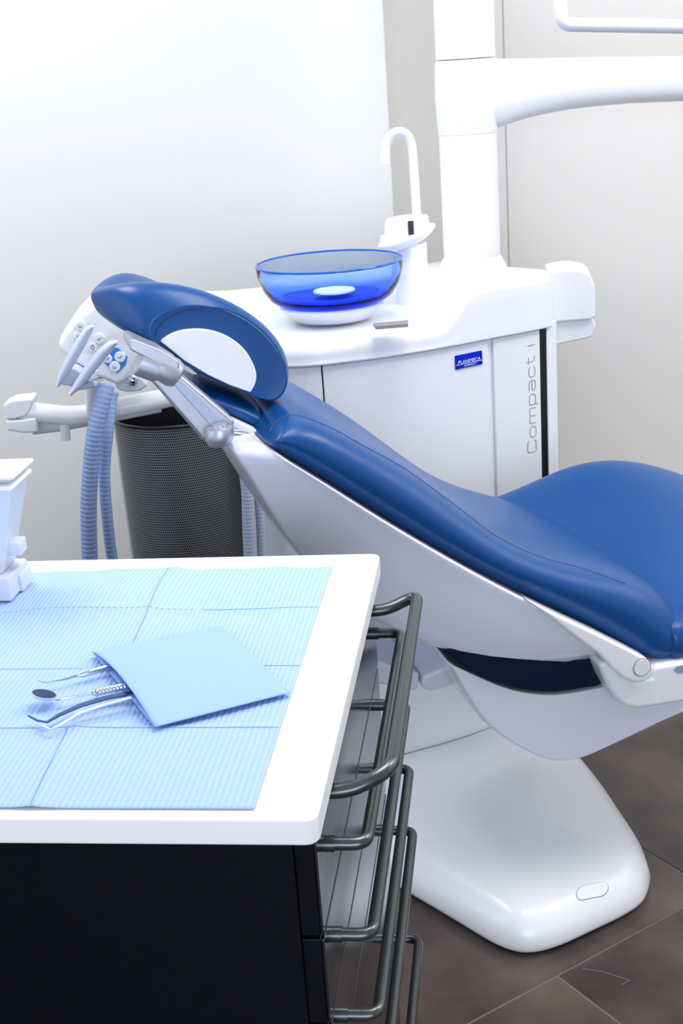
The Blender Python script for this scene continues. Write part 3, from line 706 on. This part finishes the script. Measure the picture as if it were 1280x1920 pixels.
# two holder blades
def blade(pts, wpx, Y, m):
    rings = []; P = [aty(a, b, Y) for a, b in pts]; n = len(P)
    for i, p in enumerate(P):
        t = (P[min(i+1, n-1)] - P[max(i-1, 0)]).normalized(); s = EY.cross(t).normalized()
        w_ = (aty(pts[i][0] + wpx[i], pts[i][1], Y) - p).length
        rings.append([p + s*(math.cos(2*PI*k/16)*w_) + EY*(math.sin(2*PI*k/16)*0.012) for k in range(16)])
    return loft(rings)
obj('holder_blade', *blade([(174, 611), (166, 618), (150, 645), (130, 680), (116, 705), (109, 722)], [3, 8, 10, 10, 8, 4], YK - 0.05, GREYP), GREYP, cons)
obj('holder_blade', *blade([(220, 640), (210, 645), (192, 662), (168, 692), (148, 720), (132, 738)], [3, 8, 11, 11, 9, 4], YK - 0.06, GREYP), GREYP, cons)
obj('holder_bridge', *prism([aty(a, b, YK - 0.03) for a, b in [(112, 690), (140, 690), (176, 712), (182, 726), (150, 733), (128, 724), (112, 722)]], V((0, 0.05, 0))), GREYP, cons, bevel=0.004)
obj('holder_pin', *cyl(aty(160, 714, YK - 0.05), aty(190, 708, YK + 0.02), 0.006), CHROME, cons)
# jointed arm
YA = 2.42
def ta(px, py, d=0): return aty(px, py, YA + d)
obj('arm_tube', *tube(fillet([ta(40, 768), ta(85, 776), ta(150, 781), ta(215, 765, 0.02), ta(300, 749, 0.04), ta(395, 728, 0.06), aty(452, 714, YA + 0.09)], 0.08, 8), 0.0185, 20), WHITE, cons)
obj('upright_tube', *cyl(ta(172, 775), ta(172, 690, -0.06), 0.0115), WHITE, cons)
obj('lower_arm_tube', *tube([ta(60, 803, 0.01), ta(110, 797, 0.03), ta(160, 788, 0.05), ta(300, 762, 0.09)], 0.0125, 16), WHITE2, cons)
obj('elbow_joint', *prism([ta(a, b, -0.02) for a, b in [(5, 760), (20, 752), (58, 747), (62, 752), (56, 770), (48, 780), (28, 786), (10, 786)]], V((0, 0.05, 0))), WHITE, cons, bevel=0.006, seg=3)
obj('elbow_joint', *prism([ta(a, b, -0.02) for a, b in [(9, 788), (40, 787), (68, 783), (71, 812), (45, 813), (12, 808)]], V((0, 0.05, 0))), WHITE2, cons, bevel=0.005, seg=3)
obj('peg', *cyl(ta(121, 790), ta(123, 825), 0.0095), WHITE2, cons, bevel=0.001)

# suction hoses hanging from the console
def hose(name, pts, r, m, label, step=0.0085):
    P = resample(catmull(pts, 14), step/4); n = len(P)
    rad = lambda s: r*(1.0 if int(round(s*(n-1))) % 4 != 0 else 0.93)
    o = obj(name, *tube(P, rad, 16), m); o.data.set_sharp_from_angle(angle=math.radians(60))
    return tag(o, label, 'hose')
YH = 2.30
hose('suction_hose', [aty(199, 722, YH + 0.02), aty(192, 750, YH + 0.01), aty(178, 810, YH), aty(170, 880, YH), aty(166, 950, YH), aty(168, 1045, YH), aty(175, 1180, YH), aty(230, 1300, YH), aty(400, 1330, YH)], 0.0152, HOSE, 'thicker left one of two blue ribbed hoses hanging from the console')
hose('suction_hose', [aty(212, 734, YH + 0.065), aty(209, 750, YH + 0.06), aty(202, 810, YH + 0.04), aty(196, 880, YH + 0.04), aty(199, 950, YH + 0.04), aty(210, 1045, YH + 0.04), aty(235, 1170, YH + 0.04), aty(290, 1230, YH + 0.04), aty(400, 1260, YH + 0.03)], 0.0108, HOSE, 'thinner right one of two blue ribbed hoses hanging from the console')
YG = 2.42
hose('supply_hose', [aty(455, 860, YG), aty(463, 920, YG), aty(465, 980, YG), aty(468, 1050, YG), aty(475, 1180, YG), aty(480, 1330, YG + 0.05)], 0.0118, HOSEG, 'thicker grey ribbed hose running down behind the chair shell beside the mesh bin', 0.0075)
hose('supply_hose', [aty(478, 880, YG + 0.015), aty(484, 930, YG + 0.015), aty(488, 980, YG + 0.015), aty(491, 1050, YG + 0.015), aty(500, 1180, YG + 0.015), aty(505, 1330, YG + 0.05)], 0.0088, HOSEG, 'thinner grey ribbed hose between the thicker hose and white cabinet', 0.0075)

# ------------------------------------------------------------------ wire mesh waste bin
YB = 2.60
bl, br = aty(211, 771, YB), aty(448, 771, YB); rtop = (br-bl).length/2; bcx = (bl+br)/2; ztop = bcx.z
rbot = rtop*0.93
bin_ = thing('waste_bin', (bcx.x, YB, 0), 'tall round wire mesh waste bin with black inside, behind the hoses', 'waste bin')
NR, NZ = 190, 150
vs, fs = [], []
def bp(u, v):
    r = rbot + (rtop - rbot)*v; a = 2*PI*u; return V((bcx.x + r*math.cos(a), YB + r*math.sin(a), 0.02 + (ztop - 0.02)*v))
for j in range(NZ):
    for i in range(NR):
        u0 = (i + (0.5 if j % 2 else 0))/NR; v0 = j/NZ; du = 1/NR; dv = 1/NZ
        q = len(vs); w_ = 0.11
        for a, b in ((0, 0), (1, 0), (1, 1), (0, 1)): vs.append(bp(u0 + a*du, v0 + b*dv))
        for a, b in ((w_, w_), (1-w_, w_), (1-w_, 1-w_), (w_, 1-w_)): vs.append(bp(u0 + a*du, v0 + b*dv))
        for k in range(4): fs.append((q+k, q+(k+1) % 4, q+4+(k+1) % 4, q+4+k))
o0 = V(bin_.location); me = bpy.data.meshes.new('wire_mesh'); me.from_pydata([v - o0 for v in vs], [], fs); me.materials.append(MESHM)
wm = bpy.data.objects.new('wire_mesh', me); COL.objects.link(wm); wm.parent = bin_; wm['kind'] = 'stuff'
ringp = [V((bcx.x + rtop*math.cos(2*PI*k/64), YB + rtop*math.sin(2*PI*k/64), ztop)) for k in range(65)]
obj('rim', *tube(ringp, 0.004, 8), BLACKP, bin_)
obj('bag_liner', *lathe([(rtop*0.985, -0.002), (rtop*0.975, -0.03), (rbot*0.97, 0.05 - ztop), (rbot*0.3, 0.04 - ztop), (0.0, 0.04 - ztop)], (bcx.x, YB, ztop), 48), BLACKP, bin_, label='black bin liner')
obj('base_plate', *cyl((bcx.x, YB, 0.0), (bcx.x, YB, 0.02), rbot, 48), BLACKP, bin_)

# ------------------------------------------------------------------ drawer cart
KZ = 0.85
K0 = atz(594, 1537, KZ); K1 = atz(713, 1037, KZ); ky = (K1 - K0).normalized(); kx_ = V((ky.y, -ky.x, 0)); KL = (K1-K0).length
K0 = V((K0.x, K0.y, 0))
def kp(x, y, z): return K0 + kx_*x + ky*y + Zup*z
KW = 0.62
cart = thing('drawer_cart', kp(-KW/2, KL/2, 0), 'black dental drawer cart with white top in the left foreground', 'cart')
def kbox(name, x0, x1, y0, y1, z0, z1, m, parent=None, **k):
    v, f = frame_box(K0, kx_, ky, Zup, x0, x1, y0, y1, z0, z1); return obj(name, v, f, m, parent or cart, **k)
def slab():
    pts = []; r = 0.012
    for cx_, cy_, a0 in ((-r, r, -PI/2), (-r, KL-r, 0), (-KW+r, KL-r, PI/2), (-KW+r, r, PI)):
        for k in range(6): a = a0 + PI/2*k/5; pts.append(kp(cx_ + r*math.cos(a), cy_ + r*math.sin(a), KZ - 0.026))
    return prism(pts, (0, 0, 0.026))
obj('worktop', *slab(), TOPW, cart, bevel=0.003, seg=3)
CY0, CY1 = 0.038, KL - 0.03
kbox('carcass', -KW + 0.02, -0.030, CY0, CY1, 0.07, KZ - 0.026, BLACK, smooth=False, bevel=0.002)
kbox('top_rail', -0.032, -0.010, CY0 + 0.002, CY1, 0.806, KZ - 0.026, BLACK, smooth=False, bevel=0.001)
kbox('screw', -0.075, -0.069, CY0 - 0.0008, CY0 + 0.002, 0.802, 0.805, SILVER, smooth=False)
DR = [(0.707, 0.803, 0.780), (0.612, 0.704, 0.683), (0.523, 0.609, 0.593), (0.362, 0.520, 0.503), (0.10, 0.359, 0.338)]
HB0, HB1 = 0.072, 0.525
for z0, z1, zh in DR:
    d = kbox('drawer', -0.029, -0.0115, CY0 - 0.002, CY1 + 0.004, z0, z1, BLACK, bevel=0.002)
    kbox('front_plate', -0.0118, -0.009, CY0 - 0.0012, CY1 + 0.0032, z0 + 0.001, z1 - 0.001, DRAWER, d, bevel=0.001)
    xb = 0.030
    path = fillet([kp(-0.012, HB0, zh), kp(xb, HB0, zh), kp(xb, HB1, zh), kp(-0.012, HB1, zh)], 0.014, 6)
    h = obj('handle', *tube(path, 0.0062, 14), HANDLE, d)
    for yy in (HB0, HB1): obj('ferrule', *cyl(kp(-0.0095, yy, zh), kp(0.002, yy, zh), 0.0075), HANDLE, h)
ph_ = fillet([kp(-0.02, 0.108, 0.812), kp(0.012, 0.108, 0.812), kp(0.050, 0.128, 0.822), kp(0.050, 0.545, 0.822), kp(0.012, 0.520, 0.812), kp(-0.02, 0.520, 0.812)], 0.022, 6)
obj('push_handle', *tube(ph_, 0.0072, 16), HANDLE, cart)
for px_ in (-0.05, -KW + 0.06):
    for py_ in (CY0 + 0.04, CY1 - 0.04):
        cw = obj('caster', *cyl(kp(px_ - 0.012, py_, 0.035), kp(px_ + 0.012, py_, 0.035), 0.035, 24), BLACKP, cart, bevel=0.004)
        obj('caster_stem', *cyl(kp(px_, py_, 0.036), kp(px_, py_, 0.071), 0.008, 12), SILVER, cw)

# paper bib on the cart
CREASE = mat('crease_shade_perforation', (0.17, 0.36, 0.74), 0.7, spec=0.1)  # deeper blue paints the shade of the creases; the dotted row is perforation
def bib():
    x0, x1, y0, y1 = -0.575, -0.055, 0.014, 0.565; NX, NY = 130, 138; vs = []; top = []
    for j in range(NY + 1):
        for i in range(NX + 1):
            x = x0 + (x1-x0)*i/NX; y = y0 + (y1-y0)*j/NY; z = 0.0020
            cr = -0.252
            z += 0.0040*math.exp(-abs(x-cr)/0.012)*(1 if y > 0.30 else 0.6)
            for yc, s in ((0.433, 0.0026), (0.288, -0.0010), (0.153, 0.0026)): z += max(0, s)*math.exp(-abs(y-yc)/0.010) + min(0, s)*math.exp(-abs(y-yc)/0.005)
            z += 0.0012*smooth01(math.sin((y-0.153)/0.14*PI)**2) + 0.0015*math.sin(x*19 + y*7)**2*smooth01((y - 0.3)/0.2)
            if x < cr: z += 0.010*math.exp(-((x + 0.34)**2/0.006 + (y - 0.48)**2/0.004))*smooth01((x + 0.43)/0.05)
            jag = 0.0014*math.sin(x*90) if j == NY else 0
            vs.append(kp(x, y + jag, KZ + z))
    fs = [(j*(NX+1)+i, j*(NX+1)+i+1, (j+1)*(NX+1)+i+1, (j+1)*(NX+1)+i) for j in range(NY) for i in range(NX)]
    return vs, fs
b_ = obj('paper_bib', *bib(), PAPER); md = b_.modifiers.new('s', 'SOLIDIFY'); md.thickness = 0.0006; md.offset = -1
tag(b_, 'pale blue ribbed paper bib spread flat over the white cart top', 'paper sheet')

tbib = bvh(b_)
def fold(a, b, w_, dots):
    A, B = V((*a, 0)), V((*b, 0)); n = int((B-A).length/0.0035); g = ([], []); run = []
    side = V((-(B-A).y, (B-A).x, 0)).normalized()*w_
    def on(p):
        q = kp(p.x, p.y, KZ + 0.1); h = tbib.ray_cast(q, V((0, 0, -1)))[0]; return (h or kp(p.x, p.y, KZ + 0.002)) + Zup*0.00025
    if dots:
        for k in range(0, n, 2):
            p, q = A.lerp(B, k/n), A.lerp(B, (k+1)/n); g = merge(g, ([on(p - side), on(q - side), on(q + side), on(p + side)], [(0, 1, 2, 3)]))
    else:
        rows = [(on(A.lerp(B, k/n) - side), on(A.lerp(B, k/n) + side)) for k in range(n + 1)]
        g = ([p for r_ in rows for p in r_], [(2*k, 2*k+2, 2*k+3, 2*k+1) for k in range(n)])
    o = obj('fold_shade_perforation', *g, CREASE, b_, smooth=False)
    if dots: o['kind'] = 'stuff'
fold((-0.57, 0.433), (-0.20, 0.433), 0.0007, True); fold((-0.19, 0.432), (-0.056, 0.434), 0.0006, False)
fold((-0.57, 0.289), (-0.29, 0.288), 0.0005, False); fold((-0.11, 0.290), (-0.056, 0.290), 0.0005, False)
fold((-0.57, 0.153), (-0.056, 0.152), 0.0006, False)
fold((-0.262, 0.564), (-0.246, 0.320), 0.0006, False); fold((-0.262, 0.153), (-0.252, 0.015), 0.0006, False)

# paper pouch holding the instruments
def k2(px, py, z):
    p = atz(px, py, z) - K0; return V((p.dot(kx_), p.dot(ky)))
ZP = KZ + 0.0080
pq = [k2(173, 1222, ZP + 0.001), k2(412, 1171, ZP + 0.001), k2(545, 1297, ZP + 0.001), k2(290, 1362, ZP + 0.001)]
def pouch():
    NX, NY = 26, 18; top, bot = [], []
    for j in range(NY + 1):
        for i in range(NX + 1):
            u, v = i/NX, j/NY          # u from the open edge to the folded end; v across
            a = pq[0].lerp(pq[1], 1-v) if False else None
            e0 = pq[0].lerp(pq[3], v); e1_ = pq[1].lerp(pq[2], v); p = e0.lerp(e1_, u)
            puff = 0.0125*math.sin(PI*min(1, max(0, v)))**0.8*(1-u)**0.9 + 0.0012
            cre = 0.0008*math.exp(-abs(v - 0.45 - 0.1*u)/0.02)
            top.append(kp(p.x, p.y, ZP + puff + cre)); bot.append(kp(p.x, p.y, ZP))
    n = len(top); fs = []
    for j in range(NY):
        for i in range(NX):
            a, b, c, d = j*(NX+1)+i, j*(NX+1)+i+1, (j+1)*(NX+1)+i+1, (j+1)*(NX+1)+i
            fs += [(a, b, c, d), (n+d, n+c, n+b, n+a)]
    for i in range(NX):
        for j in (0, NY): fs.append((j*(NX+1)+i, j*(NX+1)+i+1, n+j*(NX+1)+i+1, n+j*(NX+1)+i))
    for j in range(NY): fs.append((j*(NX+1)+NX, (j+1)*(NX+1)+NX, n+(j+1)*(NX+1)+NX, n+j*(NX+1)+NX))
    return top + bot, fs
o = obj('paper_pouch', *pouch(), POUCH); md = o.modifiers.new('s', 'SOLIDIFY'); md.thickness = 0.0005
tag(o, 'smooth light blue paper pouch lying askew on the bib with instruments sticking out', 'paper pouch')

# instruments (their far ends lie inside the pouch)
ZI = KZ + 0.0120
def ip(px, py, z=ZI): return atz(px, py, z)
pr = thing('dental_probe', ip(140, 1268), 'slim steel dental probe with hooked tip, uppermost tool in the paper pouch', 'dental tool')
pe = ip(145, 1267); pd = (ip(200, 1252) - pe).normalized()
obj('handle', *tube([pe, pe + pd*0.004, pe + pd*0.015, pe + pd*0.06], lambda s: 0.0016 if s < 0.1 else 0.0034, 12), STEEL, pr)
obj('tip', *tube(catmull([pe, ip(120, 1274), ip(100, 1277), ip(86, 1280), ip(70, 1276, ZI + 0.004)], 5), lambda s: 0.0012*(1-s) + 0.00035, 8), STEEL, pr)
mr = thing('mouth_mirror', ip(85, 1305), 'round dental mouth mirror with knurled handle, middle tool in the paper pouch', 'dental tool')
ms = ip(172, 1300); mdv = (ip(232, 1287) - ms).normalized()
obj('handle', *tube(resample([ms, ms + mdv*0.036], 0.0012), lambda s: (0.0022 + 0.002*min(1, s*8)) * (1.0 if int(s*100) % 2 else 0.9), 12), STEEL, mr)
obj('neck', *tube([ms, ip(140, 1306), ip(110, 1312), ip(104, 1311)], 0.0013, 8), STEEL, mr)
mc = ip(82, 1303, ZI + 0.003); mn = V((0.28, 0.12, 0.95)).normalized(); mx = mn.orthogonal().normalized(); my = mn.cross(mx)
obj('mirror_back', *lathe([(0, -0.0015), (0.0117, -0.0015), (0.0128, 0.0), (0.0128, 0.0012), (0.0117, 0.0014)], mc, 32, mx, my, mn), STEEL, mr)
obj('mirror_glass', *lathe([(0.0116, 0.0015), (0, 0.0015)], mc, 32, mx, my, mn), STEELD, mr)  # blue of the reflected paper put into the mirror's colour
tz = thing('tweezers', ip(150, 1330), 'angled steel dental tweezers with two arms, lowest tool in the paper pouch', 'dental tool')
def strip(pts, w, th, z):
    P = [ip(a, b, zz) for (a, b), zz in zip(pts, z)]; rings = []
    for i, p in enumerate(P):
        t = (P[min(i+1, len(P)-1)] - P[max(i-1, 0)]).normalized(); s = Zup.cross(t).normalized()
        rings.append([p + s*w[i] + Zup*th, p - s*w[i] + Zup*th, p - s*w[i] - Zup*th, p + s*w[i] - Zup*th])
    return loft(rings)
obj('arm', *strip([(53, 1342), (70, 1351), (88, 1354), (112, 1340), (150, 1323), (200, 1308), (250, 1298), (330, 1280)], [0.0008, 0.0011, 0.0016, 0.0026, 0.0036, 0.0038, 0.0036, 0.003], 0.0006, [ZI]*8), STEELD, tz)
obj('arm', *strip([(72, 1358), (95, 1368), (112, 1360), (150, 1337), (200, 1320), (255, 1306), (330, 1286)], [0.0007, 0.0011, 0.0016, 0.0022, 0.0026, 0.0028, 0.0028], 0.0006, [ZI - 0.001, ZI - 0.001, ZI, ZI + 0.002, ZI + 0.003, ZI + 0.003, ZI + 0.002]), STEEL, tz)

# ------------------------------------------------------------------ dispenser at the left edge of the cart
DX = -0.429; DY0 = 0.463; DW = 0.12
disp = thing('dispenser', kp(DX - DW/2, DY0 + 0.035, KZ), 'frosted white plastic dispenser box at the left edge of the cart top', 'dispenser')
def dz(px, py): return onp(px, py, kp(DX, DY0 + 0.03, 0), ky).z
zA = dz(45, 1075); zB = dz(42, 905); zC = dz(42, 878)
zT = KZ + 0.0060
def dx(px, py): return (onp(px, py, kp(DX, DY0 + 0.03, 0), ky) - K0).dot(kx_)
xB = dx(40, 905); xL = dx(43, 890)
kbox('tray', DX - DW, DX, DY0, DY0 + 0.068, zT, zT + 0.030, FROST, disp, bevel=0.003)
kbox('tray_rib', DX - 0.008, DX + 0.004, DY0 + 0.03, DY0 + 0.066, zT + 0.0, zT + 0.022, FROST, disp, bevel=0.002)
P8 = [kp(DX - DW, DY0 + 0.012, zT + 0.03), kp(DX - 0.012, DY0 + 0.012, zT + 0.03), kp(DX - 0.012, DY0 + 0.06, zT + 0.03), kp(DX - DW, DY0 + 0.06, zT + 0.03)]
P9 = [kp(DX - DW, DY0 + 0.004, zB), kp(xB - 0.004, DY0 + 0.004, zB), kp(xB - 0.004, DY0 + 0.066, zB), kp(DX - DW, DY0 + 0.066, zB)]
obj('hopper', *loft([P8, P9]), FROST, disp, bevel=0.003)
kbox('lug', DX - 0.012, DX + 0.010, DY0 + 0.025, DY0 + 0.05, zT + 0.048, zT + 0.066, FROST, disp, bevel=0.003)
kbox('lid', DX - DW, xB, DY0 - 0.002, DY0 + 0.07, zB, zB + 0.006, TOPW, disp, bevel=0.002)
kbox('lid_step', DX - DW, xB - 0.005, DY0 + 0.01, DY0 + 0.066, zB + 0.006, zC - 0.005, FROST, disp, bevel=0.002)
kbox('lid_plate', DX - DW, xL, DY0 + 0.0, DY0 + 0.072, zC - 0.005, zC, TOPW, disp, bevel=0.002)
